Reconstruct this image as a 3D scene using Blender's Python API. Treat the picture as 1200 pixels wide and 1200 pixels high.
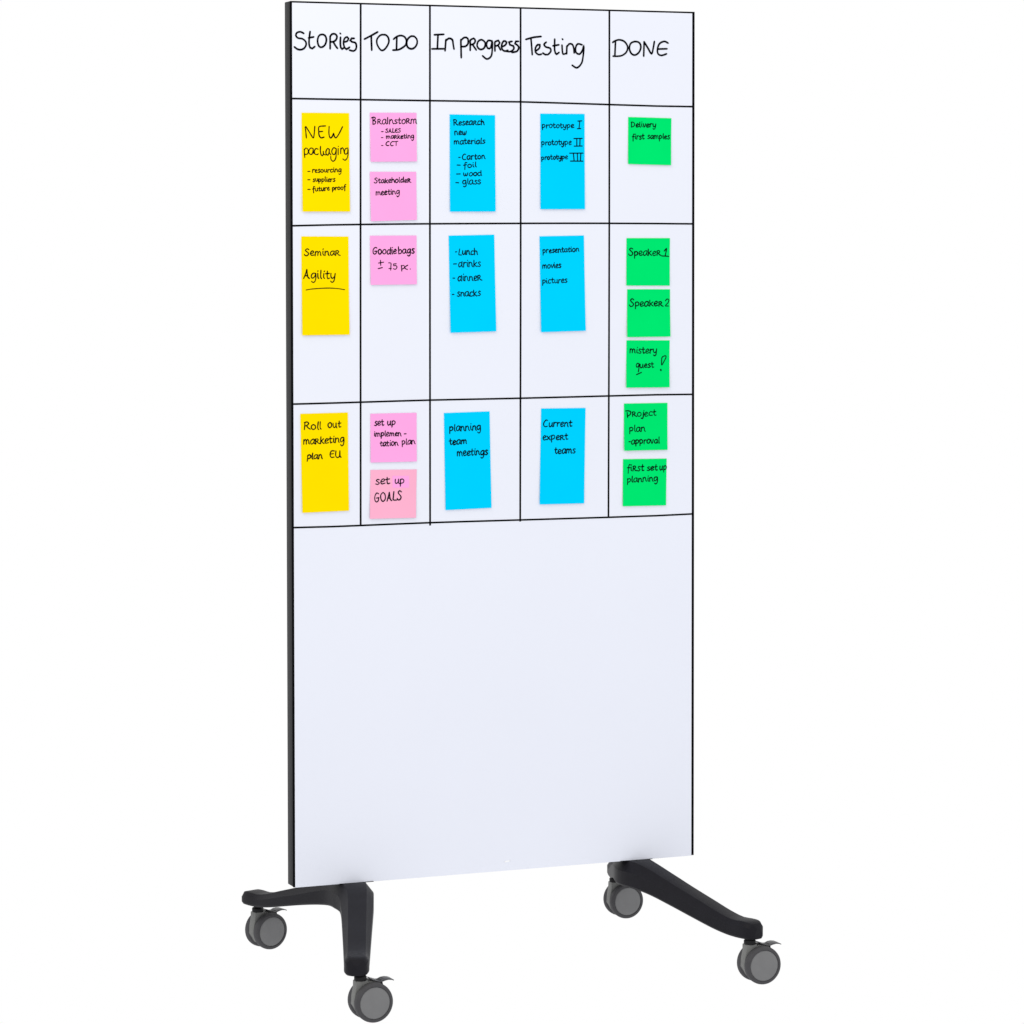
import bpy, bmesh, math, random
from mathutils import Vector, Matrix

random.seed(7)
scene = bpy.context.scene
for o in list(bpy.data.objects):
    bpy.data.objects.remove(o, do_unlink=True)
COL = scene.collection

# ------------------------------------------------------------------ camera
cam_data = bpy.data.cameras.new('camera')
cam = bpy.data.objects.new('camera', cam_data)
COL.objects.link(cam)
scene.camera = cam
YAW, PITCH, ROLL = 0.37912, -0.03789, -0.00127
fwd = Vector((math.sin(YAW) * math.cos(PITCH), math.cos(YAW) * math.cos(PITCH), math.sin(PITCH)))
rgt = Vector((math.cos(YAW), -math.sin(YAW), 0))
upv = rgt.cross(fwd)
r2 = rgt * math.cos(ROLL) + upv * math.sin(ROLL)
u2 = upv * math.cos(ROLL) - rgt * math.sin(ROLL)
m = Matrix((r2, u2, -fwd)).transposed().to_4x4()
m.translation = Vector((-2.00522, -6.13215, 1.53329))
cam.matrix_world = m
cam_data.sensor_width = 36
cam_data.lens = 3730.15 / 1200 * 36
cam_data.shift_x = 22.649 / 1200
cam_data.shift_y = -185.28 / 1200
cam_data.clip_start = 0.1
cam_data.clip_end = 200

# ------------------------------------------------------------------ light: a plain white studio and one soft lamp
world = bpy.data.worlds.new('World')
scene.world = world
world.use_nodes = True
bg = world.node_tree.nodes['Background']
bg.inputs['Color'].default_value = (1, 1, 1, 1)
bg.inputs['Strength'].default_value = 1.0

def area(name, loc, target, size, power, color=(1, 1, 1)):
    d = bpy.data.lights.new(name, 'AREA')
    d.shape = 'SQUARE'
    d.size = size
    d.energy = power
    d.color = color
    o = bpy.data.objects.new(name, d)
    COL.objects.link(o)
    o.location = loc
    o.rotation_euler = (Vector(target) - Vector(loc)).to_track_quat('-Z', 'Y').to_euler()
    return o

area('softbox_overhead', (-1.0, -1.15, 3.9), (0.3, 0.0, 1.0), 1.4, 29, (1, 0.94, 0.74))

scene.view_settings.view_transform = 'Standard'
scene.view_settings.look = 'None'
scene.view_settings.exposure = 0
scene.view_settings.gamma = 1
scene.view_settings.use_curve_mapping = False

# ------------------------------------------------------------------ materials
def mat(name, color, rough=0.5, spec=0.5, metallic=0.0, noise=0.0, nscale=40.0, bump=0.0, bscale=300.0, coat=0.0):
    mt = bpy.data.materials.new(name)
    mt.use_nodes = True
    nt = mt.node_tree
    b = nt.nodes['Principled BSDF']
    b.inputs['Base Color'].default_value = (*color, 1)
    b.inputs['Roughness'].default_value = rough
    b.inputs['Specular IOR Level'].default_value = spec
    b.inputs['Metallic'].default_value = metallic
    b.inputs['Coat Weight'].default_value = coat
    tc = nt.nodes.new('ShaderNodeTexCoord')
    if noise > 0:
        n = nt.nodes.new('ShaderNodeTexNoise')
        n.inputs['Scale'].default_value = nscale
        n.inputs['Detail'].default_value = 4
        nt.links.new(tc.outputs['Object'], n.inputs['Vector'])
        r = nt.nodes.new('ShaderNodeValToRGB')
        lo = tuple(c * (1 - noise) for c in color)
        hi = tuple(min(1, c * (1 + noise)) for c in color)
        r.color_ramp.elements[0].color = (*lo, 1)
        r.color_ramp.elements[1].color = (*hi, 1)
        r.color_ramp.elements[0].position = 0.3
        r.color_ramp.elements[1].position = 0.7
        nt.links.new(n.outputs['Fac'], r.inputs['Fac'])
        nt.links.new(r.outputs['Color'], b.inputs['Base Color'])
    if bump > 0:
        n2 = nt.nodes.new('ShaderNodeTexNoise')
        n2.inputs['Scale'].default_value = bscale
        n2.inputs['Detail'].default_value = 3
        nt.links.new(tc.outputs['Object'], n2.inputs['Vector'])
        bp = nt.nodes.new('ShaderNodeBump')
        bp.inputs['Strength'].default_value = bump
        bp.inputs['Distance'].default_value = 0.0005
        nt.links.new(n2.outputs['Fac'], bp.inputs['Height'])
        nt.links.new(bp.outputs['Normal'], b.inputs['Normal'])
    return mt

M = {
    'glass': mat('white_back_painted_glass', (0.785, 0.812, 0.917), rough=0.12, spec=0.5, noise=0.006, nscale=3),
    'rail': mat('anodised_dark_rail', (0.022, 0.022, 0.024), rough=0.55, spec=0.12, bump=0.15),
    'gasket': mat('black_gasket', (0.002, 0.002, 0.003), rough=0.8, spec=0.02),
    'leg': mat('black_powder_coat', (0.0098, 0.0094, 0.0130), rough=0.5, spec=0.12, noise=0.1, bump=0.25, bscale=600),
    'tyre': mat('grey_rubber_tyre', (0.062, 0.061, 0.066), rough=0.7, spec=0.2, noise=0.06),
    'disc': mat('grey_plastic_disc', (0.170, 0.171, 0.176), rough=0.5, spec=0.3, noise=0.04, bump=0.1),
    'housing': mat('grey_plastic_housing', (0.155, 0.157, 0.153), rough=0.5, spec=0.3, noise=0.05, bump=0.1),
    'dark': mat('black_plastic', (0.006, 0.006, 0.007), rough=0.5, spec=0.2),
    'pedal': mat('dark_grey_pedal', (0.045, 0.045, 0.050), rough=0.4, spec=0.4, noise=0.2, nscale=200),
    'ink': mat('black_marker_ink', (0.0015, 0.0012, 0.004), rough=0.8, spec=0.03),
    'tape': mat('black_line_tape', (0.0015, 0.0015, 0.002), rough=0.8, spec=0.03),
    'yellow': mat('yellow_paper', (0.96, 0.705, 0.0), rough=0.95, spec=0.0, noise=0.015, nscale=12, bump=0.1),
    'pink': mat('pink_paper', (0.95, 0.375, 0.75), rough=0.95, spec=0.0, noise=0.015, nscale=12, bump=0.1),
    'pale': mat('pale_pink_paper', (0.92, 0.42, 0.60), rough=0.95, spec=0.0, noise=0.015, nscale=12, bump=0.1),
    'blue': mat('blue_paper', (0.0, 0.60, 0.98), rough=0.95, spec=0.0, noise=0.015, nscale=12, bump=0.1),
    'green': mat('green_paper', (0.0, 0.745, 0.155), rough=0.95, spec=0.0, noise=0.02, nscale=12, bump=0.1),
    'mark': mat('pale_mark', (0.93, 0.94, 0.97), rough=0.5, spec=0.3),
}

# ------------------------------------------------------------------ helpers
def link_mesh(name, bm, material, parent=None, smooth=False, angle=None):
    bmesh.ops.remove_doubles(bm, verts=bm.verts, dist=1e-6)
    bmesh.ops.recalc_face_normals(bm, faces=bm.faces)
    me = bpy.data.meshes.new(name)
    bm.to_mesh(me)
    bm.free()
    me.materials.append(material)
    if smooth:
        for p in me.polygons:
            p.use_smooth = True
        if angle is not None:
            me.set_sharp_from_angle(angle=math.radians(angle))
    o = bpy.data.objects.new(name, me)
    COL.objects.link(o)
    o.parent = parent
    return o

def empty(name, loc, label=None, category=None, group=None):
    o = bpy.data.objects.new(name, None)
    COL.objects.link(o)
    o.location = loc
    o.empty_display_size = 0.05
    if label:
        o['label'] = label
    if category:
        o['category'] = category
    if group:
        o['group'] = group
    return o

def box_bm(x0, x1, y0, y1, z0, z1, bevel=0.0, seg=2, bm=None):
    own = bm is None
    b = bmesh.new()
    vs = [b.verts.new((x, y, z)) for x in (x0, x1) for y in (y0, y1) for z in (z0, z1)]
    for f in ((0, 1, 3, 2), (4, 6, 7, 5), (0, 4, 5, 1), (2, 3, 7, 6), (0, 2, 6, 4), (1, 5, 7, 3)):
        b.faces.new([vs[i] for i in f])
    bmesh.ops.recalc_face_normals(b, faces=b.faces)
    if bevel > 0:
        bmesh.ops.bevel(b, geom=b.edges[:], offset=bevel, segments=seg, affect='EDGES', profile=0.5)
    return b

def smoothstep_list(table, s):
    # monotone-ish interpolation through a table of (s, value) with smooth tangents
    if s <= table[0][0]:
        return table[0][1]
    for i in range(len(table) - 1):
        s0, v0 = table[i]
        s1, v1 = table[i + 1]
        if s <= s1:
            d = (v1 - v0) / (s1 - s0)
            dp = (v0 - table[i - 1][1]) / (s0 - table[i - 1][0]) if i > 0 else d
            dn = (table[i + 2][1] - v1) / (table[i + 2][0] - s1) if i + 2 < len(table) else d
            m0, m1 = (dp + d) / 2, (d + dn) / 2
            t = (s - s0) / (s1 - s0)
            h = s1 - s0
            return ((2*t**3 - 3*t*t + 1) * v0 + (t**3 - 2*t*t + t) * h * m0
                    + (-2*t**3 + 3*t*t) * v1 + (t**3 - t*t) * h * m1)
    return table[-1][1]

def catmull(pts, step):
    if len(pts) < 3:
        return [Vector(p) for p in pts]
    P = [Vector(p) for p in pts]
    closed = (P[0] - P[-1]).length < step * 0.5 and len(P) > 4
    out = []
    n = len(P)
    for i in range(n - 1):
        p0 = P[i - 1] if i > 0 else (P[-2] if closed else P[0] * 2 - P[1])
        p3 = P[i + 2] if i + 2 < n else (P[1] if closed else P[-1] * 2 - P[-2])
        p1, p2 = P[i], P[i + 1]
        k = max(1, min(8, int((p2 - p1).length / step)))
        for j in range(k):
            t = j / k
            out.append(0.5 * ((2 * p1) + (p2 - p0) * t + (2*p0 - 5*p1 + 4*p2 - p3) * t*t + (3*p1 - p0 - 3*p2 + p3) * t**3))
    out.append(P[-1])
    return out

def ribbon(bm, pts, width, depth, lift=None, caps=True, rough=0.0):
    """A flat pen line through 2D points (board mm), laid at y = -depth (m); lift(x, z) adds the paper's curl."""
    pts = [Vector(p) for p in pts]
    q = [pts[0]]
    for p in pts[1:]:
        if (p - q[-1]).length > width * 0.12:
            q.append(p)
    if len(q) == 1:
        q.append(q[0] + Vector((width * 0.15, 0)))
    hw = width / 2
    L, Rr = [], []
    n = len(q)
    f = 1.0
    for i, p in enumerate(q):
        a = (q[i] - q[i - 1]).normalized() if i > 0 else (q[1] - q[0]).normalized()
        b = (q[i + 1] - q[i]).normalized() if i < n - 1 else a
        t = a + b
        if t.length < 0.35:
            nrm = Vector((-a.y, a.x))
            k = 1.0
        else:
            t.normalize()
            nrm = Vector((-t.y, t.x))
            k = 1.0 / max(0.6, abs(nrm.dot(Vector((-a.y, a.x)))))
        if rough and 0 < i < n - 1:
            f = f * 0.6 + 0.4 * (1 + random.uniform(-rough, rough) * 2)
            k *= f
        L.append(p + nrm * hw * k)
        Rr.append(p - nrm * hw * k)
    def V(p):
        y = -depth - (lift(p.x, p.y) if lift else 0.0)
        return bm.verts.new((p.x / 1000, y, p.y / 1000))
    lv = [V(p) for p in L]
    rv = [V(p) for p in Rr]
    for i in range(n - 1):
        bm.faces.new((lv[i], rv[i], rv[i + 1], lv[i + 1]))
    if caps:
        for end, (c, lvx, rvx, d) in enumerate(((q[0], lv[0], rv[0], (q[0] - q[1]).normalized()),
                                                (q[-1], rv[-1], lv[-1], (q[-1] - q[-2]).normalized()))):
            side = Vector((-d.y, d.x))
            ring = [V(c + d * hw * math.sin(math.pi * k / 5) - side * hw * math.cos(math.pi * k / 5) * (1)) for k in range(1, 5)]
            try:
                bm.faces.new([rvx if end == 0 else rvx] + [] + ring[::1] + [lvx])
            except ValueError:
                pass
# handwriting on the glass and on the notes, in millimetres from the board's lower left corner
HEADINGS = [
 ('Stories', [[(27.7,1735.2),(20.9,1738.3),(13.4,1736.3),(11.1,1730.5),(15.6,1725.6),(24.6,1724.4),(31.4,1719.5),(32.9,1712.4),(27.6,1704.4),(19.3,1702.1),(12.5,1704.1),(8,1707.6)], [(41.3,1739.1),(39.8,1728.3),(39,1715.4),(41.2,1706.8),(45.7,1705.1),(51.1,1709.2)], [(38.2,1726.5),(48.8,1728.5)], [(65.5,1733.9),(59.5,1730.2),(57.1,1720.1),(60.1,1710.1),(66.2,1708.1),(73.1,1713.2),(76.1,1723.3),(73.1,1731.9),(66.3,1734)], [(84.1,1730.7),(84,1717.8),(84,1705.5)], [(83.7,1730),(88.3,1735.1),(94.4,1735.5),(98.7,1731),(96.7,1723.8),(90.6,1719.6),(85.2,1719.2)], [(90.6,1719.6),(95.1,1712.2),(99.6,1706.6)], [(106.3,1729),(105.8,1718.2),(106.8,1708.2),(109.6,1705.3),(114.1,1708.3)], [(105.5,1736.9),(106.3,1736.4)], [(114.2,1719.8),(120.3,1721.4),(123.4,1727.2),(120.3,1730),(115,1727),(112.6,1718.4),(114.9,1708.3),(118.7,1705.2),(125.6,1709.3)], [(135.6,1727.5),(130.2,1727.4),(127.2,1723),(131,1720.2),(137.8,1718.9),(140.4,1713.2),(139.3,1705.9),(134,1701.8),(125.6,1703.5)]]),
 ('TO DO', [[(157.8,1726.5),(172.4,1734),(186.2,1741.6)], [(172.4,1732.6),(172.8,1719.6),(173.4,1704.5)], [(201.6,1736.1),(192.4,1735.2),(185,1727.1),(184.9,1717),(190.8,1707),(196.9,1704.2),(204.6,1710.2),(210.5,1721.9),(208.5,1731.9),(201.6,1736.6)], [(220.9,1727.9),(227.8,1733.1),(237.1,1735.5),(244.9,1732.7),(248.7,1725.6),(247.1,1716.8),(240.2,1710.9),(230.9,1706.3),(219.3,1705.4)], [(227.8,1731.6),(227,1707)], [(259.6,1734.8),(252.6,1730),(249.2,1721.2),(251,1712.5),(258.7,1708.6),(266.5,1711.4),(272,1720.2),(271.2,1728.9),(265,1734.6),(259.6,1734.8)]]),
 ('In progress', [[(309.8,1738.5),(330.4,1739.9)], [(317.7,1738.7),(316.3,1710.4)], [(304.5,1709.6),(330.4,1710.3)], [(335.1,1729.1),(333.2,1706.4)], [(334.5,1726.5),(341.7,1731.9),(349.2,1729.4),(351.1,1719.8),(352.9,1710.2)], [(368,1729.8),(368.4,1713.2),(368.9,1693)], [(368,1728.1),(375.6,1734.4),(383.1,1732.8),(384,1722.3),(377.4,1716),(368.9,1715.8)], [(388.8,1729.4),(388.7,1708.3)], [(388.8,1729.4),(396.3,1733.1),(400.1,1727.9),(396.3,1721.7),(389.7,1719.8)], [(393.5,1720.7),(402,1709.5)], [(413.4,1730.8),(405.8,1726.2),(404.3,1716.6),(411.4,1710.5),(420,1714.2),(421.9,1724.8),(413.4,1730.8)], [(436.1,1728.6),(428.5,1729.4),(424.7,1721.4),(427.6,1713.5),(434.2,1714.5),(437.6,1727.8),(437.6,1711.1),(435.1,1697),(425.6,1691.1),(416.2,1697.5)], [(443.3,1725.3),(443.7,1708)], [(443.7,1727),(451.3,1729.8),(454.2,1725.5),(450.4,1720.1),(445.6,1718.3)], [(450.4,1720.1),(456.1,1710.6)], [(458,1716.8),(466.5,1720.5),(469.4,1726.7),(463.7,1729.2),(458.9,1722.1),(459.9,1711.5),(466.5,1708.1),(472.2,1710)], [(481.8,1728.7),(475.1,1726.8),(477,1721.6),(484.7,1719.1),(485.6,1712.9),(478,1707.5),(468.4,1708.2)], [(496.1,1729),(490.4,1728.9),(488.5,1724.4),(494.2,1721),(497.1,1716.7),(493.2,1708.7),(481.8,1705.8)]]),
 ('Testing', [[(512.8,1733.4),(529.7,1738),(546.9,1740.2)], [(524.3,1734.9),(525.8,1718.2),(527.1,1702.3)], [(534.4,1709.5),(543.1,1715.9),(544,1723),(539.2,1722.9),(534.4,1716.6),(534.4,1707.7),(541.1,1702.5),(547.9,1703.6)], [(558.5,1728.6),(553.7,1724),(557.5,1718.8),(567.1,1716.3),(569.1,1710.2),(562.3,1703),(556.5,1702.8),(551.1,1705.9)], [(577.7,1735.2),(577.7,1712.1),(581.6,1704.2),(587.4,1707.9)], [(573.9,1721.3),(587,1723.8)], [(594.2,1723.1),(595.1,1710.7),(597,1704.5),(603.8,1706.4)], [(595.1,1735.9),(595.9,1735.2)], [(605.2,1721.5),(604.8,1705.6)], [(605.2,1719.8),(610.6,1726.1),(617.4,1725.4),(620.7,1718.3),(621.8,1707.7)], [(639.7,1724.9),(630,1726.5),(625.1,1718.4),(626.1,1708.6),(633.9,1705.2),(640.7,1713.4),(643.6,1722.3),(642.6,1704.5),(638.7,1686.6),(628,1676.7),(617.4,1681.8)]]),
 ('DONE', [[(709.9,1731.4),(715.8,1734.9),(725.6,1737.1),(737.3,1733.2),(744.2,1722.6),(741.3,1711.8),(731.5,1704.5),(719.7,1702.5),(710.9,1702.6)], [(716.2,1733.7),(714.8,1703.2)], [(760.9,1734.2),(751.1,1729.9),(748.1,1719.1),(753.1,1708.5),(761.9,1706),(770.8,1712.4),(774.7,1723.2),(770.8,1732.1),(759.9,1734.2)], [(781.2,1704),(782.2,1734.1)], [(782.2,1734.1),(790.5,1721.8),(799.4,1709.4),(803.4,1722),(805.9,1735.2)], [(837.6,1732.6),(829.1,1736),(818.2,1731.3),(813.3,1720.4),(814.3,1709.7),(822.2,1706.2),(834.1,1709.7)], [(813.9,1719.5),(835.1,1720.5)]]),
]
NOTES = [
 ('yellow', 'tall yellow sticky note reading NEW packaging with three listed words', [(22.5,1575.3),(123.9,1575.7),(124.9,1375.9),(23.4,1375.8)], [
  ('strokes', 2.7, [[(32.3,1524.5),(31.1,1537.8),(29.7,1546)], [(31.2,1547.6),(39,1536),(46.8,1524.9),(49.3,1535.2),(50.4,1548.2)], [(73.1,1549.2),(59.7,1547.4),(58.7,1538.1),(59.7,1529.7),(63.6,1525),(70,1526.5)], [(58.7,1537.3),(67.1,1538)], [(81,1548.1),(80.4,1535.5),(81.9,1527.1),(84.8,1525),(88.3,1529),(90.5,1534.2),(92.3,1528.1),(95.7,1525.3),(102.2,1533.8),(109.7,1548)]]),
  ('strokes', 2.5, [[(27.6,1501.7),(28,1493.3),(28.8,1484.9)], [(27.8,1499.8),(31,1504.1),(34.9,1502.2),(36.4,1497.1),(34.4,1492),(29.5,1491.4)], [(45.8,1503.3),(40.8,1503.7),(37.4,1498),(38.8,1492.5),(43.8,1491.6),(46.2,1498.1),(46.3,1503.3)], [(46.2,1499.1),(48.2,1493.5)], [(57.1,1501.9),(52.7,1503.3),(49.2,1498.1),(50.7,1492.1),(55.6,1491.2),(57.6,1492.6)], [(62.4,1507.6),(62,1499.2),(63.5,1490.8),(65.9,1488.7),(68.4,1491.8),(68.2,1497.4)], [(68.2,1497.4),(69.4,1491.8),(73.4,1490.4)], [(80.8,1502.2),(77.4,1503.5),(73.9,1497.4),(74.8,1491.8),(78.3,1490.4),(80.8,1496.5),(81.1,1502.2),(81.1,1495.6),(84.2,1490.9)], [(95.2,1503.7),(90.2,1505),(86.4,1498.5),(88.2,1492.4),(92.7,1491.9),(95.2,1498.5),(96,1504.2),(95.9,1494.8),(95.1,1485.4),(92.1,1479.3),(88.2,1478),(84.7,1481.6),(84.2,1487.7)], [(100.1,1503.7),(100.1,1491.1)], [(100.4,1508.1),(100.8,1507.8)], [(105.6,1493.5),(105.6,1504.2)], [(105.6,1501.4),(109.1,1505.2),(112,1501.5),(113.5,1494)], [(121,1504.8),(116,1503.4),(113.5,1497.7),(115,1492.6),(119.5,1494),(121.2,1502.5),(121.4,1494.1),(119.9,1485.6),(114.9,1480.1),(110,1482.7)]]),
  ('words', 2.1, [('-',(34.8,1456.9),(39.7,1457),0), ('resourcing',(43.6,1454.2),(106.4,1455.9),6.7)]),
  ('words', 2.1, [('-',(34.7,1440.1),(39.6,1440.1),0), ('suppliers',(45,1436),(92.5,1436.2),6.5)]),
  ('words', 2.1, [('-',(34.6,1420.5),(39.6,1420.5),0), ('future',(44.5,1416.3),(81,1418.8),6.4), ('proof',(86,1418.3),(115.7,1420.8),6.2)]),
 ]),
 ('pink', 'small pink sticky note reading Brainstorm with three short listed words', [(168.8,1577.2),(270,1578.1),(269.8,1478.9),(170,1477.5)], [
  ('words', 2.2, [('BRaInstoRm',(171.9,1553.8),(269.9,1556.3),9.4)]),
  ('words', 2, [('-',(193.4,1538.9),(197.4,1539),0), ('SALES',(201.9,1536.7),(235.1,1538),5.3)]),
  ('words', 2, [('-',(192.9,1526.7),(196.9,1526.7),0), ('maRketing',(203.4,1524.4),(263.8,1526),6.3)]),
  ('words', 2, [('-',(193.3,1510.7),(196.8,1510.7),0), ('CCT',(201.9,1510.3),(228,1510.7),5.9)]),
 ]),
 ('pink', 'small pink sticky note reading Stakeholder meeting', [(168.4,1456.8),(269.2,1457.4),(269.7,1359.1),(170.2,1356.3)], [
  ('words', 2.2, [('StakeholdeR',(177.1,1433.6),(256.5,1435.8),7.1)]),
  ('words', 2.2, [('meeting',(180.5,1409.1),(232.2,1411.6),7.7)]),
 ]),
 ('blue', 'tall blue sticky note reading Research new materials with four listed words', [(342.9,1575.9),(443.5,1575.4),(443.6,1376.5),(342.9,1376)], [
  ('words', 2.3, [('ReseaRch',(350.6,1553.3),(418.7,1555.5),8.1)]),
  ('words', 2.3, [('new',(352.6,1533.3),(379.2,1533.9),8.4)]),
  ('words', 2.3, [('materials',(351.6,1514.6),(420.7,1516.6),7.6)]),
  ('words', 2.2, [('-',(362.3,1487.7),(365.7,1487.7),0), ('Carton',(369.5,1483),(420.6,1484.9),7.7)]),
  ('words', 2.2, [('-',(358.8,1471.9),(365.7,1471.7),0), ('foil',(372,1466.1),(401,1467.9),7)]),
  ('words', 2.2, [('-',(357.5,1453.4),(365.7,1453.7),0), ('wood',(371.9,1448.8),(412.7,1450.4),7)]),
  ('words', 2.2, [('-',(355.9,1435.8),(362.2,1435.4),0), ('glass',(370,1431.8),(410.4,1433.1),8.4)]),
 ]),
 ('blue', 'tall blue sticky note reading prototype I, prototype II, prototype III', [(544.9,1580),(645.3,1580.6),(645.4,1381.8),(544.7,1381.3)], [
  ('words', 2.2, [('prototype',(547.9,1550.1),(620.1,1551.2),7.6)]),
  ('words', 2.2, [('prototype',(546.8,1514.3),(614.4,1516),7.7)]),
  ('words', 2.2, [('prototype',(546.7,1483.8),(605.9,1485.8),7)]),
  ('strokes', 2.4, [[(629.7,1565.5),(638.8,1566.1)], [(634.2,1565.6),(632.5,1549.9)], [(628.6,1549.6),(636.5,1550)]]),
  ('strokes', 2.4, [[(620.6,1529),(639.9,1529.5)], [(627.4,1529.1),(627.4,1513.5)], [(634.8,1529.2),(634.2,1513.6)], [(621.2,1513.1),(639.9,1513.6)]]),
  ('strokes', 2.4, [[(611,1498.3),(641.6,1498.8)], [(619.5,1498.4),(621.2,1482.3)], [(628.6,1498.4),(629.1,1482.3)], [(636.5,1498.5),(635.4,1482.4)], [(612.7,1481.9),(641,1481.9)]]),
 ]),
 ('green', 'small green sticky note reading Delivery first samples', [(745.4,1575.4),(845.3,1574.1),(843.8,1474.9),(744.7,1476.8)], [
  ('words', 2.3, [('Delivery',(750.5,1554.3),(808.8,1554.7),7.4)]),
  ('words', 2.2, [('first',(753.7,1528.6),(781.5,1528.9),7.8), ('samples',(789,1529.9),(840.5,1530.2),7.6)]),
 ]),
 ('yellow', 'tall yellow sticky note reading Seminar Agility, the second word underlined', [(20.9,1325.4),(121.7,1324.9),(123,1125.4),(21.9,1125.1)], [
  ('words', 2.4, [('SeminaR',(26.6,1286.7),(102.4,1286.4),9.5)]),
  ('words', 2.6, [('Agility',(24.7,1239.7),(92.5,1239.3),11.7)]),
  ('strokes', 2, [[(30.3,1217),(45.7,1219.1),(75.3,1220.5),(97.1,1219.4),(113.1,1216.9)]]),
 ]),
 ('pink', 'small pink sticky note reading Goodiebags plus minus 75 pc.', [(168.3,1326.6),(269.5,1326.8),(269.4,1226.9),(169.4,1226.4)], [
  ('words', 2.5, [('Goodie',(173.2,1288.6),(224.9,1289.3),9.6), ('bags',(228.9,1289.5),(264.2,1290.8),9.3)]),
  ('strokes', 2.2, [[(186.2,1270.8),(197.7,1272.6)], [(190.7,1276.4),(191.2,1266)], [(185.6,1259.4),(194.7,1261.5)], [(208.2,1271.1),(213.3,1270.5),(213.2,1264),(212.7,1256)], [(208.7,1259.3),(214.2,1259.8)], [(224.8,1269.2),(219,1268.7)], [(219,1268.7),(219.5,1265.1),(223.8,1265.7),(226.6,1262.3),(222.8,1257.8),(218.3,1259.3)], [(235.9,1265.8),(236.4,1260.1),(236.9,1254)], [(235.9,1264.4),(241.5,1265.8),(242.5,1261),(237.4,1258.2)], [(250,1266.2),(244.5,1262.9),(244,1259.6),(249,1257.4)], [(255.2,1258.5),(255.6,1258.1)]]),
 ]),
 ('blue', 'tall blue sticky note listing Lunch, drinks, dinner, snacks', [(340.3,1326.5),(441.3,1328.3),(444.8,1128.1),(343.5,1126.4)], [
  ('words', 2.3, [('-',(354.7,1292.9),(358,1293.2),0), ('Lunch',(360.7,1286.5),(403.6,1287.3),8.5)]),
  ('words', 2.3, [('-',(350.6,1268.1),(357.3,1268.3),0), ('drinks',(360.6,1261.6),(410.2,1262.3),9.9)]),
  ('words', 2.3, [('-',(349.2,1238.9),(353.2,1238.9),0), ('dinneR',(359.2,1232.9),(412.2,1233.8),9.5)]),
  ('words', 2.3, [('-',(347.6,1205.3),(351.2,1205.3),0), ('snacks',(357.2,1200.8),(409.5,1201.7),9.5)]),
 ]),
 ('blue', 'tall blue sticky note listing presentation, movies, pictures', [(543,1324.8),(643.7,1326.4),(647,1126.8),(545.7,1125)], [
  ('words', 2.2, [('presentation',(549.4,1289.5),(631.9,1292.8),7.4)]),
  ('words', 2.2, [('movies',(548.8,1257.8),(591.1,1259.1),7.7)]),
  ('words', 2.2, [('pictures',(548.2,1226.1),(604.7,1227.8),8.1)]),
 ]),
 ('green', 'small green sticky note reading Speaker 1, topmost of the three stacked close together', [(741.6,1320.7),(842.2,1320.5),(841.1,1220.1),(740.9,1220.9)], [
  ('words', 2.4, [('SpeakeR',(746.1,1283.7),(819.6,1283.9),9.8)]),
  ('strokes', 2.6, [[(828.7,1293.2),(834.1,1298.6),(832.7,1290.7),(830.9,1283.4)], [(822.8,1282.9),(838.9,1282.1)]]),
 ]),
 ('green', 'small green sticky note reading Speaker 2, in the middle of the three stacked close together', [(743.2,1212.8),(842.5,1212),(842.6,1112),(741.9,1112.1)], [
  ('words', 2.4, [('SpeakeR',(747.3,1176.2),(824.5,1176.9),10)]),
  ('strokes', 2.4, [[(831.5,1187.7),(835.3,1191.5),(839.6,1190),(838,1184.2),(831.5,1177.4),(838.5,1176.8)]]),
 ]),
 ('green', 'small green sticky note reading mistery quest with a large exclamation mark', [(741.7,1105.1),(841.8,1103.7),(840.3,1004.4),(740.1,1005.4)], [
  ('words', 2.4, [('mistery',(747.8,1078),(811.1,1076.8),9)]),
  ('words', 2.3, [('quest',(761.7,1047),(803.6,1046.5),8.5)]),
  ('strokes', 2.3, [[(763.9,1032.3),(775.7,1037)]]),
  ('strokes', 2.3, [[(823,1051.9),(822.7,1059.7),(824,1068.1),(831.6,1071.4),(832.9,1067.9),(828.4,1059.7),(823,1051.9)]]),
  ('strokes', 4.6, [[(820.4,1041.6),(820.8,1040.9)]]),
 ]),
 ('yellow', 'tall yellow sticky note reading Roll out marketing plan EU', [(17.5,965.9),(119.4,966.4),(120.8,765.9),(20.9,764.7)], [
  ('words', 2.5, [('Roll',(23.2,933.7),(61.5,933.5),9.9), ('out',(75.4,936),(103.2,936.4),9.9)]),
  ('words', 2.5, [('maRketing',(23.1,903.6),(110.7,905.9),9.7)]),
  ('words', 2.5, [('plan',(30.4,873.5),(63.5,873.6),8.7), ('EU',(77.9,875.5),(104.1,875.3),9.2)]),
 ]),
 ('pink', 'small pink sticky note reading set up implementation plan', [(168.1,962.7),(268.8,962.6),(268.4,862.5),(168.2,863)], [
  ('words', 2.3, [('set',(175.7,938),(196.8,938),8.9), ('up',(203.3,938.3),(222,938.2),8.9)]),
  ('words', 2.3, [('implemen',(175.1,915.7),(234.5,915.7),7.6), ('-',(241.6,919.8),(245.7,919.9),0)]),
  ('words', 2.3, [('tation',(188.1,895.5),(227.4,896.4),7.9), ('plan',(235.5,897.1),(264.8,898.2),8)]),
 ]),
 ('pale', 'small paler pink sticky note reading set up GOALS', [(168.2,847.6),(268.9,845.8),(266.4,746.4),(165.8,747.7)], [
  ('words', 2.5, [('set',(177.3,817),(209,817.7),10.1), ('up',(219.6,817.9),(240.8,817.7),9.2)]),
  ('words', 2.7, [('GOALS',(175.2,782),(235.2,783.6),11.6)]),
 ]),
 ('blue', 'tall blue sticky note reading planning team meetings', [(329.1,960.6),(430.5,961.9),(433.8,761.3),(331.9,759.9)], [
  ('words', 2.5, [('planning',(340,922.3),(410.3,923.5),9.6)]),
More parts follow.
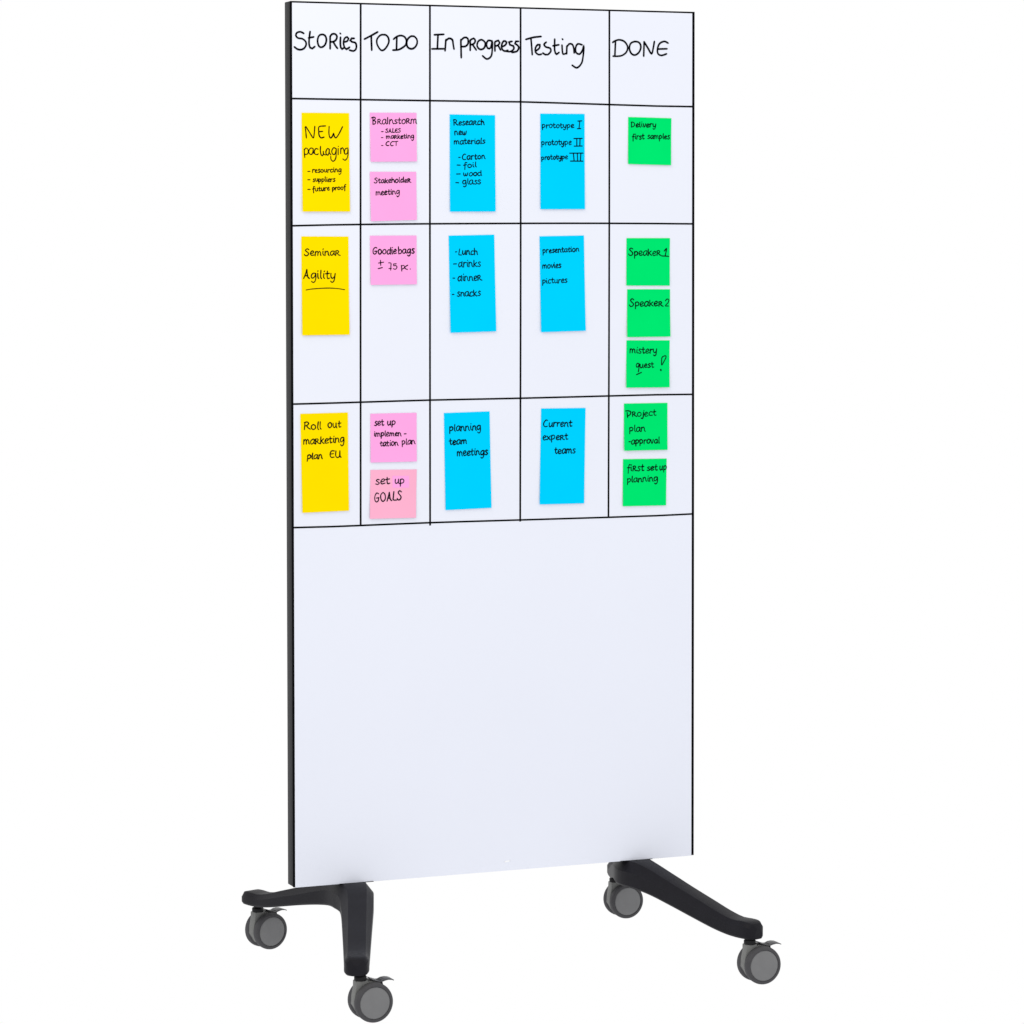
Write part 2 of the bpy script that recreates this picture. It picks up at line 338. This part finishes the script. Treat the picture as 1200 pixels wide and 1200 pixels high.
  ('words', 2.5, [('team',(340,894.6),(378.9,896),8.6)]),
  ('words', 2.5, [('meetings',(357.3,871.1),(425.2,871.7),10)]),
 ]),
 ('blue', 'tall blue sticky note reading Current expert teams', [(546.4,965.2),(647.3,964.3),(643.4,763.9),(542.3,764.8)], [
  ('words', 2.5, [('Current',(550.1,927.3),(615.2,925.9),9.1)]),
  ('words', 2.5, [('expeRt',(549,898.8),(606.2,899.3),9.2)]),
  ('words', 2.5, [('teams',(575.7,870),(623.1,869.7),9.3)]),
 ]),
 ('green', 'small green sticky note reading Project plan approval', [(735.8,971.6),(836.7,971.1),(836,871.5),(735.1,872.2)], [
  ('words', 2.4, [('PRoject',(739.8,943.9),(809.5,944.3),9)]),
  ('words', 2.4, [('plan',(746.8,911.9),(783.8,912),9.4)]),
  ('words', 2.4, [('-',(746.2,890.9),(749.5,890.8),0), ('approval',(751.1,885.4),(817.1,886.2),8.8)]),
 ]),
 ('green', 'small green sticky note reading first set up planning', [(733.7,854.1),(835,852.6),(832.9,753.5),(732.5,754.6)], [
  ('words', 2.4, [('fiRst',(742,828.9),(780.6,828),9.4), ('set',(788.1,828.5),(812.3,828.3),8.7), ('up',(817.2,828.5),(834.4,828.4),9.2)]),
  ('words', 2.4, [('planning',(742,804.4),(813.4,805.2),9)]),
 ]),
]
PATCH = [(215.6,834.2),(252,833.2),(252,808.6),(215.6,809.7)]
VERTICAL_LINES = [[(149.8,1798.7),(148,1285.4),(146.6,735.8)], [(300.2,1799),(299.1,1284.8),(298.3,728.9)], [(501,1798.8),(500.7,1284),(499.1,730.2)], [(702.2,1797.6),(701.9,1283.3),(700.2,730.4)]]
HORIZONTAL_LINES = [[(2.2,1603.6),(89.4,1603.4),(405.6,1603.6),(500.8,1603.9),(702.1,1601),(812.4,1599.4),(898,1599.3)], [(1.2,1347),(88.6,1348.8),(292.1,1350.9),(606.6,1352),(812.5,1351.4),(898.3,1350.7)], [(-0.2,986),(87.3,986.4),(297,988),(500.2,987.8),(812.8,988.8),(898.7,988)], [(-1.2,735.1),(86.5,734.2),(296.4,734.8),(499.9,733.5),(700.2,732.2),(813,731.8),(899,732.7)]]
MARK = (468.3,18.5)
# ------------------------------------------------------------------ the mobile board
BW, BH, BT = 0.900, 1.800, 0.0390       # board outside width, height, thickness
BZ = 0.2019                             # board's lower edge above the floor
YM = 0.0137                             # middle of the leg castings
board = empty('mobile_whiteboard', (BW / 2, YM, 0),
              'tall white glass board with black frame on splayed black legs with grey casters', 'whiteboard')
ORIG = Vector((BW / 2, YM, 0))

def part(name, bm, material, parent=board, smooth=False, angle=None, label=None):
    o = link_mesh(name, bm, material, parent, smooth, angle)
    o.matrix_parent_inverse = Matrix.Identity(4)
    if parent is board:
        o.location = -ORIG
    if label:
        o['label'] = label
    return o

# glass pane, black gasket round it, four rails and the back sheet
IN = 0.0034
g = box_bm(IN, BW - IN - 0.0022, 0.0, 0.0036, BZ - 0.0008, BZ + BH - IN, bevel=0.0006, seg=2)
part('glass_panel', g, M['glass'])
gk = bmesh.new()
for (x0, x1, z0, z1) in ((0, IN - .0002, BZ, BZ + BH), (BW - IN - .0020, BW, BZ, BZ + BH),
                         (IN - .0002, BW - IN - .0020, BZ + BH - IN + .0002, BZ + BH)):
    b = box_bm(x0, x1, 0.0004, 0.0052, z0, z1)
    me = bpy.data.meshes.new('t'); b.to_mesh(me); b.free(); gk.from_mesh(me); bpy.data.meshes.remove(me)
part('gasket', gk, M['gasket'])
RW = 0.022
for (x0, x1, z0, z1) in ((0, RW, BZ, BZ + BH), (BW - RW, BW, BZ, BZ + BH),
                         (RW, BW - RW, BZ + BH - RW, BZ + BH), (RW, BW - RW, BZ, BZ + RW)):
    part('frame_rail', box_bm(x0, x1, 0.0054, BT, z0, z1, bevel=0.0016, seg=2), M['rail'], smooth=True, angle=35)
part('back_panel', box_bm(RW, BW - RW, 0.0054, BT - 0.003, BZ + RW, BZ + BH - RW), M['dark'])

# ------------------------------------------------------------------ legs: one boomerang casting each, splayed outwards at both ends
ZT = [(0, .2015), (.03, .2012), (.06, .1965), (.10, .1850), (.16, .1660), (.22, .1480), (.27, .1330), (.30, .1270), (.325, .1275), (.341, .1265), (.350, .1225), (.3555, .1130)]
ZBm = [(0, .1490), (.04, .1480), (.08, .1430), (.14, .1290), (.20, .1135), (.26, .0990), (.30, .0930), (.3625, .0925)]
ZBr = [(0, .1490), (.04, .1480), (.08, .1430), (.14, .1320), (.20, .1190), (.26, .1060), (.30, .1005), (.3625, .1000)]
HWd = [(0, .0350), (.06, .0335), (.14, .0305), (.22, .0275), (.30, .0250), (.330, .0245), (.343, .0225), (.351, .0175), (.3555, .0100)]
def leg_bm(mirror):
    bm = bmesh.new()
    S = [i * 0.0125 for i in range(0, 25)] + [.3125, .323, .332, .339, .345, .349, .3525, .3548, .3555]
    S = [-s for s in reversed(S[1:])] + S
    rings = []
    for s in S:
        a = abs(s)
        xc = 0.137 - 0.116 * (math.sqrt((a / .34) ** 2 + 0.05 ** 2) - 0.05) / (math.sqrt(1 + .05 ** 2) - .05)
        zt, zb, w = smoothstep_list(ZT, a), smoothstep_list(ZBm if s > 0 else ZBr, a), smoothstep_list(HWd, a)
        k = max(0.0, 1 - a / .34)
        ch = .008 + .012 * k
        ins = .006 + .010 * k
        ch, ins = min(ch, (zt - zb) * .45), min(ins, w * .5)
        prof = [(-w + .003, zb), (w - .003, zb), (w, zb + .004), (w, zt - ch - .001), (w - .001, zt - ch), (w - ins, zt - .0006), (w - ins - .002, zt),
                (-w + ins + .002, zt), (-w + ins, zt - .0006), (-w + .001, zt - ch), (-w, zt - ch - .001), (-w, zb + .004)]
        # the section stands across the arm
        tx = -0.116 / .34 * (s / math.sqrt(s * s + (.05 * .34) ** 2)) if a > 0 else 0
        n = Vector((1, -tx)).normalized()
        ring = []
        for (o_, z_) in prof:
            x = xc + n.x * o_ - (0.013 * math.exp(-(s / .042) ** 2) if o_ < 0 else 0)
            y = YM - s + (n.y * -o_) * -1 * (-1)
            if mirror:
                x = BW - x
            ring.append(bm.verts.new((x, y, z_)))
        rings.append(ring)
    for i in range(len(rings) - 1):
        A, B = rings[i], rings[i + 1]
        for j in range(len(A)):
            k = (j + 1) % len(A)
            bm.faces.new((A[j], A[k], B[k], B[j]))
    bm.faces.new(rings[0])
    bm.faces.new(rings[-1])
    return bm
for mirror in (False, True):
    part('leg', leg_bm(mirror), M['leg'], smooth=True, angle=22)
# thin black mounting plates between board and hubs
for x0, x1 in ((.098, .172), (BW - .172, BW - .098)):
    part('mounting_plate', box_bm(x0, x1, -.002, BT + .004, .2008, .2018), M['gasket'])

# ------------------------------------------------------------------ twin-wheel casters
RAD, CZ, TRAIL = 0.0390, 0.0390, 0.0205
def lathe(profile, seg=48, closed=False):
    """profile of (radius, y) turned round the y axis"""
    bm = bmesh.new()
    rings = []
    for (r_, y_) in profile:
        if r_ < 1e-6:
            rings.append([bm.verts.new((0, y_, 0))])
        else:
            rings.append([bm.verts.new((r_ * math.cos(2 * math.pi * k / seg), y_, r_ * math.sin(2 * math.pi * k / seg))) for k in range(seg)])
    pairs = list(zip(rings, rings[1:])) + ([(rings[-1], rings[0])] if closed else [])
    for A, B in pairs:
        for k in range(seg):
            k2 = (k + 1) % seg
            if len(A) == 1 and len(B) == 1:
                continue
            if len(A) == 1:
                bm.faces.new((A[0], B[k], B[k2]))
            elif len(B) == 1:
                bm.faces.new((A[k], A[k2], B[0]))
            else:
                bm.faces.new((A[k], A[k2], B[k2], B[k]))
    return bm
def prism(outline, y0, y1, bevel=0.0012):
    bm = bmesh.new()
    a = [bm.verts.new((x, y0, z)) for x, z in outline]
    b = [bm.verts.new((x, y1, z)) for x, z in outline]
    bm.faces.new(a)
    bm.faces.new(list(reversed(b)))
    for i in range(len(a)):
        j = (i + 1) % len(a)
        bm.faces.new((a[i], b[i], b[j], a[j]))
    bmesh.ops.recalc_face_normals(bm, faces=bm.faces)
    if bevel:
        ed = [e for e in bm.edges if len(e.link_faces) == 2 and e.calc_face_angle(0) > 0.6]
        bmesh.ops.bevel(bm, geom=ed, offset=bevel, segments=2, affect='EDGES', profile=0.5)
    return bm
def bmesh_at(bm, v):
    bmesh.ops.translate(bm, verts=bm.verts, vec=v)
    return bm
def make_caster():
    """local frame: origin at the wheel axle, stem towards -x, wheels facing +-y"""
    # housing: rounded hood between the two wheels with the upright boss for the stem
    out = []
    R = 0.0345
    for k in range(0, 19):
        a = math.radians(62 - k * (62 + 150) / 18 * -1 * -1)
        out.append((R * math.cos(a), R * math.sin(a)))
    arc = [(R * math.cos(math.radians(a)), R * math.sin(math.radians(a))) for a in range(205, 235, 6)]
    arc2 = [(R * math.cos(math.radians(a)), R * math.sin(math.radians(a))) for a in range(20, 75, 6)]
    hx = -TRAIL
    body = (arc + [(-.012, -.018), (.020, -.004)] + arc2
            + [(hx + .0155, .0370), (hx + .0122, .0390), (hx + .0122, .0420), (hx - .0122, .0420), (hx - .0125, .030), (-.0365, .012), (-.0375, -.004)])
    h = link_mesh('caster', prism(body, -.0100, .0100, 0.0014), M['housing'], board, True, 40)
    hood = link_mesh('wheel_hood', prism([((.0398) * math.cos(math.radians(a)), (.0398) * math.sin(math.radians(a))) for a in range(62, 118, 7)]
                     + [((.0365) * math.cos(math.radians(a)), (.0365) * math.sin(math.radians(a))) for a in range(117, 60, -7)], -.0095, .0200, .0006), M['housing'], h, True, 40)
    collar = link_mesh('stem', bmesh_at(lathe_z([(.0, .0415), (.0120, .0418), (.0124, .0430), (.0124, .0490), (.0112, .0505), (.0085, .0510), (.0085, .0600), (.0, .0600)]), (hx, 0, 0)), M['dark'], h, True, 40)
    for side in (-1, 1):
        y0, y1 = side * .0080, side * .0262
        tp = [(.0150, y0), (.0340, y0), (.0372, y0 + side * .0012), (.0386, y0 + side * .0040), (RAD, y0 + side * .0080), (RAD, y1 - side * .0060),
              (.0384, y1 - side * .0028), (.0366, y1 - side * .0008), (.0345, y1), (.0322, y1), (.0318, y1 - side * .0014), (.0150, y1 - side * .0014)]
        t = link_mesh('tyre', lathe(tp), M['tyre'], h, True, 50)
        dp = [(.0, y1 - side * .0000), (.018, y1 - side * .0001), (.0290, y1 - side * .0003), (.0308, y1 - side * .0008), (.0316, y1 - side * .0024), (.0, y1 - side * .0024)]
        d = link_mesh('wheel_disc', lathe(dp), M['disc'], h, True, 60)
    return h
def lathe_z(profile, seg=32):
    bm = bmesh.new()
    rings = []
    for (r_, z_) in profile:
        if r_ < 1e-6:
            rings.append([bm.verts.new((0, 0, z_))])
        else:
            rings.append([bm.verts.new((r_ * math.cos(2 * math.pi * k / seg), r_ * math.sin(2 * math.pi * k / seg), z_)) for k in range(seg)])
    for A, B in zip(rings, rings[1:]):
        for k in range(seg):
            k2 = (k + 1) % seg
            if len(A) == 1:
                bm.faces.new((A[0], B[k], B[k2]))
            elif len(B) == 1:
                bm.faces.new((A[k], A[k2], B[0]))
            else:
                bm.faces.new((A[k], A[k2], B[k2], B[k]))
    return bm
def brake(h):
    up = [(-.0020, .0448), (.0060, .0420), (.0140, .0392), (.0190, .0388), (.0255, .0415), (.0330, .0422), (.0400, .0412), (.0450, .0392)]
    lo = [(x, z - .0020) for x, z in up]
    lo[4], lo[5] = (.0262, .0388), (.0330, .0400)
    o = link_mesh('brake_pedal', prism(up + lo[::-1], -.0130, .0130, .0005), M['pedal'], h, True, 35)
    o2 = link_mesh('brake_block', prism([(.0120, .0395), (.0225, .0400), (.0245, .0300), (.0180, .0290)], -.0070, .0070, .0008), M['dark'], h)
    return o

def place(h, sx, sy, ang):
    """put a caster so that its stem stands at board-plan position (sx, sy); ang turns the trailing direction from +x"""
    d = Vector((math.cos(ang), math.sin(ang), 0))
    p = Vector((sx, sy, CZ)) + d * TRAIL
    h.rotation_euler = (0, 0, ang)
    h.location = p - ORIG
caster0 = make_caster()
def copy_caster(src):
    c = src.copy()
    COL.objects.link(c)
    for ch in list(src.children):
        k = ch.copy()
        COL.objects.link(k)
        k.parent = c
    return c
spots = [(.0285, -.3275, math.radians(2)), (.8715, -.3275, math.radians(0)), (.0330, .3490, math.radians(14)), (.8700, .3490, math.radians(0))]
casters = [caster0] + [copy_caster(caster0) for _ in spots[1:]]
for h, (sx, sy, a) in zip(casters, spots):
    place(h, sx, sy, a)
for h in casters:
    brake(h)

# ------------------------------------------------------------------ black lines of the planning grid
def mm_part(name, bm, material, parent, z0=BZ, off=ORIG, label=None):
    o = link_mesh(name, bm, material, parent)
    o.location = Vector((0, 0, z0)) - off
    if label:
        o['label'] = label
    return o
for pl in VERTICAL_LINES:
    bm = bmesh.new()
    ribbon(bm, catmull(pl, 60), 4.1, 0.00020, caps=False)
    mm_part('grid_line', bm, M['tape'], board)
for pl in HORIZONTAL_LINES:
    pl = [(max(3.1, min(896.9, x)), z_) for x, z_ in pl]
    bm = bmesh.new()
    ribbon(bm, catmull(pl, 60), 3.6, 0.00035, caps=False)
    mm_part('grid_line', bm, M['tape'], board)
for text, strokes in HEADINGS:
    bm = bmesh.new()
    for s in strokes:
        ribbon(bm, catmull(s, 3.0), 4.0, 0.00030, rough=0.06)
    mm_part('handwritten_heading', bm, M['ink'], board, label='handwritten heading ' + text)
bm = bmesh.new()
ribbon(bm, [(MARK[0] - 4, MARK[1] - .5), (MARK[0] + 6, MARK[1] + 1)], 3.0, 0.00015)  # short pale stroke low on the glass, lighter than the pane
mm_part('small_mark', bm, M['mark'], board, label='tiny pale mark at the lower edge')

# ------------------------------------------------------------------ handwriting alphabet (unit: height of a small letter)
G = {
 'a': (.95, [[(.78, .92), (.45, 1), (.12, .6), (.2, .1), (.5, .05), (.78, .55), (.8, .95)], [(.8, .95), (.78, .3), (.98, .02)]]),
 'b': (.9, [[(.15, 1.55), (.15, .8), (.18, .05)], [(.18, .6), (.5, .95), (.8, .6), (.62, .1), (.18, .08)]]),
 'c': (.8, [[(.75, .9), (.4, .98), (.12, .5), (.3, .05), (.75, .15)]]),
 'd': (.95, [[(.75, .85), (.4, .98), (.1, .5), (.3, .03), (.72, .3), (.82, 1.5)], [(.8, 1.0), (.78, .3), (.9, .02)]]),
 'e': (.82, [[(.15, .45), (.5, .5), (.72, .78), (.5, 1), (.2, .75), (.12, .4), (.3, .03), (.78, .15)]]),
 'f': (.7, [[(.75, 1.45), (.5, 1.5), (.35, 1.1), (.33, .4), (.3, -.45)], [(.08, .75), (.65, .85)]]),
 'g': (.95, [[(.78, .92), (.4, 1), (.12, .6), (.25, .15), (.6, .25), (.8, .95)], [(.8, .95), (.82, .2), (.7, -.45), (.42, -.65), (.2, -.45)]]),
 'h': (.9, [[(.15, 1.5), (.15, .02)], [(.15, .6), (.45, .95), (.7, .7), (.72, .3), (.85, .02)]]),
 'i': (.42, [[(.2, .92), (.2, .25), (.35, .05)], [(.22, 1.32), (.25, 1.36)]]),
 'j': (.45, [[(.3, .95), (.3, -.2), (.15, -.6), (-.05, -.5)], [(.35, 1.32), (.38, 1.38)]]),
 'k': (.85, [[(.15, 1.35), (.15, .02)], [(.72, .95), (.2, .48)], [(.3, .5), (.55, .2), (.8, .03)]]),
 'l': (.42, [[(.2, 1.5), (.18, .3), (.35, .03)]]),
 'm': (1.3, [[(.12, .95), (.12, .02)], [(.12, .6), (.38, .96), (.58, .75), (.6, .05)], [(.6, .6), (.85, .96), (1.05, .75), (1.1, .2), (1.2, .02)]]),
 'n': (.95, [[(.15, .95), (.15, .02)], [(.15, .6), (.45, .97), (.7, .75), (.74, .25), (.9, .02)]]),
 'o': (.92, [[(.48, 1), (.15, .7), (.15, .25), (.45, .02), (.78, .3), (.78, .75), (.48, 1)]]),
 'p': (.92, [[(.15, .95), (.17, .2), (.15, -.5)], [(.15, .7), (.45, 1), (.78, .75), (.68, .25), (.2, .1)]]),
 'q': (.92, [[(.78, .92), (.4, 1), (.12, .6), (.3, .1), (.65, .3), (.8, .95), (.78, -.2), (.72, -1.05)]]),
 'r': (.7, [[(.15, .95), (.17, .02)], [(.17, .55), (.38, .92), (.68, .92)]]),
 's': (.75, [[(.68, .9), (.4, 1), (.22, .75), (.45, .52), (.66, .3), (.45, .03), (.1, .12)]]),
 't': (.72, [[(.32, 1.35), (.3, .3), (.42, .04), (.68, .15)], [(.06, .88), (.64, .96)]]),
 'u': (.92, [[(.15, .95), (.15, .3), (.35, .03), (.65, .3), (.72, .95)], [(.72, .95), (.74, .25), (.88, .02)]]),
 'v': (.8, [[(.1, .95), (.28, .2), (.38, .03), (.55, .3), (.7, .95)]]),
 'w': (1.15, [[(.12, .95), (.15, .3), (.35, .04), (.55, .4), (.58, .75)], [(.58, .5), (.7, .06), (.9, .25), (1.05, .98)]]),
 'x': (.8, [[(.1, .95), (.4, .45), (.72, .03)], [(.72, .95), (.1, .03)]]),
 'y': (.9, [[(.12, .95), (.15, .4), (.4, .1), (.68, .4), (.76, .95)], [(.76, .95), (.74, .1), (.6, -.45), (.35, -.6), (.15, -.4)]]),
 'A': (1.05, [[(.08, .02), (.4, 1.0), (.55, 1.55)], [(.55, 1.55), (.6, .8), (.72, .3), (.95, .02)], [(.28, .5), (.7, .52)]]),
 'B': (1.1, [[(.3, 1.5), (.3, .05)], [(.0, 1.35), (.35, 1.55), (.75, 1.4), (.6, .95), (.35, .8)], [(.35, .8), (.85, .6), (.75, .15), (.3, .0)]]),
 'C': (1.1, [[(.95, 1.4), (.65, 1.5), (.2, .95), (.15, .35), (.45, .02), (.9, .1)]]),
 'D': (1.15, [[(.2, 1.45), (.22, .05)], [(.08, 1.45), (.5, 1.5), (.95, 1.0), (.8, .35), (.2, .02)]]),
 'E': (.95, [[(.85, 1.45), (.4, 1.45), (.2, 1.0), (.18, .4), (.4, .03), (.85, .08)], [(.2, .78), (.7, .82)]]),
 'G': (1.15, [[(.95, 1.35), (.6, 1.5), (.2, 1.0), (.18, .3), (.5, .0), (.85, .25), (.85, .65)], [(.5, .65), (.95, .7)]]),
 'L': (.85, [[(.3, 1.5), (.2, .6), (.15, .1), (.4, .02), (.8, .05)]]),
 'O': (1.15, [[(.6, 1.5), (.18, 1.1), (.15, .4), (.5, .0), (.95, .4), (.98, 1.1), (.6, 1.5)]]),
 'P': (1.1, [[(.3, .95), (.3, .0), (.32, -.2)], [(.0, 1.35), (.5, 1.4), (.95, 1.1), (.8, .5), (.35, .15)]]),
 'R': (.92, [[(.15, 1.0), (.15, .02)], [(.08, .96), (.45, 1.06), (.66, .82), (.45, .52), (.2, .48)], [(.42, .5), (.62, .15), (.95, .02)]]),
 'S': (1.0, [[(.85, 1.35), (.55, 1.55), (.22, 1.25), (.5, .9), (.82, .5), (.6, .05), (.2, .05), (.05, .3)]]),
 'T': (.95, [[(.02, 1.42), (.95, 1.5)], [(.5, 1.45), (.5, .02)]]),
 'U': (1.1, [[(.2, 1.5), (.15, .4), (.4, .02), (.75, .3), (.85, 1.5)], [(.85, 1.5), (.85, .2), (1.02, .02)]]),
 'I': (.5, [[(.25, 1.5), (.25, .02)]]),
}
G['I'] = (.45, [[(.22, 1.35), (.22, .05)]])
SHORT_D = (.95, [[(.75, .85), (.4, .98), (.1, .5), (.3, .03), (.72, .4), (.84, 1.15)], [(.8, .8), (.78, .3), (.92, .02)]])
WIDE_R = {'R': (1.15, [[(.2, 1.5), (.2, .02)], [(.08, 1.42), (.55, 1.55), (.82, 1.2), (.55, .8), (.25, .75)], [(.5, .78), (.75, .35), (1.1, .02)]])}

def word_strokes(text, a, b, xh):
    a, b = Vector(a), Vector(b)
    if text == '-':
        return [[a, b]]
    ux = (b - a)
    length = ux.length
    ux.normalize()
    uy = Vector((-ux.y, ux.x))
    gl = []
    for i, chx in enumerate(text):
        src = WIDE_R if (chx == 'R' and i == 0) else G
        gl.append(SHORT_D if text in ('drinks', 'dinneR') and i == 0 else src[chx])
    total = sum(g_[0] for g_ in gl) - 0.12
    sx = length / total
    out, x = [], 0.0
    for adv, strokes in gl:
        jy, js = random.uniform(-.05, .05), random.uniform(.94, 1.06)
        sl = random.uniform(-.04, .10)
        for st in strokes:
            out.append([a + ux * ((x + px * 0.98 + random.uniform(-.025, .025)) * sx + sl * py * xh)
                        + uy * ((py * js + jy + random.uniform(-.035, .035)) * xh) for px, py in st])
        x += adv
    return out

# ------------------------------------------------------------------ sticky notes, each a thing of its own
NX, NZ = 3, 10
PAPER_T = 0.0002
def make_note(colour, label, quad, lines, idx):
    TL, TR, BR, BL = [Vector(q) for q in quad]
    cx, cz = (TL + TR + BR + BL).x / 4, (TL + TR + BR + BL).y / 4
    origin = Vector((cx / 1000, 0, BZ + cz / 1000))
    t = empty('sticky_note', origin, label, 'sticky note', 'sticky notes on the glass board')
    amp = random.uniform(.0012, .0028)
    top = (TL.y + TR.y) / 2
    hgt = top - (BL.y + BR.y) / 2
    skew = random.uniform(-.4, .4)
    def lift(x, z_):
        v = max(0.0, min(1.0, (top - z_) / hgt))
        u = (x - TL.x) / (TR.x - TL.x) - .5
        return 0.0009 + amp * v ** 2.4 * (1 + skew * u)
    bm = bmesh.new()
    fr, bk = [], []
    for j in range(NZ + 1):
        v = j / NZ
        for i in range(NX + 1):
            u = i / NX
            p = (TL * (1 - u) + TR * u) * (1 - v) + (BL * (1 - u) + BR * u) * v
            y = -lift(p.x, p.y)
            fr.append(bm.verts.new((p.x / 1000, y, p.y / 1000)))
            bk.append(bm.verts.new((p.x / 1000, y + PAPER_T, p.y / 1000)))
    W1 = NX + 1
    for j in range(NZ):
        for i in range(NX):
            a = j * W1 + i
            bm.faces.new((fr[a], fr[a + W1], fr[a + W1 + 1], fr[a + 1]))
            bm.faces.new((bk[a], bk[a + 1], bk[a + W1 + 1], bk[a + W1]))
    def edge(idx_list):
        for p, q in zip(idx_list, idx_list[1:]):
            bm.faces.new((fr[p], fr[q], bk[q], bk[p]))
    edge(list(range(0, W1)))
    edge([NZ * W1 + i for i in range(W1)])
    edge([j * W1 for j in range(NZ + 1)])
    edge([j * W1 + NX for j in range(NZ + 1)])
    off = origin
    def sub(name, bm_, material, lab=None, smooth=False):
        o = link_mesh(name, bm_, material, t, smooth, 30)
        o.location = Vector((0, 0, BZ)) - off
        if lab:
            o['label'] = lab
        return o
    sub('paper', bm, M[colour], smooth=True)
    if colour == 'yellow' or colour == 'blue' or colour == 'green' or colour == 'pink' or colour == 'pale':
        # the band of glue that holds the note to the glass
        gb = bmesh.new()
        z1 = top - 1.0
        z0 = top - 14.0
        x0, x1 = max(TL.x, BL.x) + 1.5, min(TR.x, BR.x) - 1.5
        b = box_bm(x0 / 1000, x1 / 1000, -.00068, .0, z0 / 1000, z1 / 1000)
        sub('glue_band', b, M[colour])
        gb.free()
    if colour == 'pale':
        pb = bmesh.new()
        vs = [pb.verts.new((x / 1000, -lift(x, z_) - .00012, z_ / 1000)) for x, z_ in PATCH]
        vb = [pb.verts.new((x / 1000, -lift(x, z_) - .00003, z_ / 1000)) for x, z_ in PATCH]
        pb.faces.new(vs)
        pb.faces.new(vb[::-1])
        for i in range(4):
            j = (i + 1) % 4
            pb.faces.new((vs[i], vb[i], vb[j], vs[j]))
        sub('paper_slip', pb, M['pink'], 'small brighter pink slip behind the word up')
    for kind, wmm, data in lines:
        hb = bmesh.new()
        if kind == 'strokes':
            sts = data
        else:
            sts = []
            for text, a, b, xh in data:
                sts += word_strokes(text, a, b, xh)
        for s in sts:
            ribbon(hb, catmull(s, 1.6), wmm * random.uniform(.86, 1.06), 0.00022, lift, rough=0.16)
        sub('handwriting', hb, M['ink'])
    return t

for i, (colour, label, quad, lines) in enumerate(NOTES):
    make_note(colour, label, quad, lines, i)
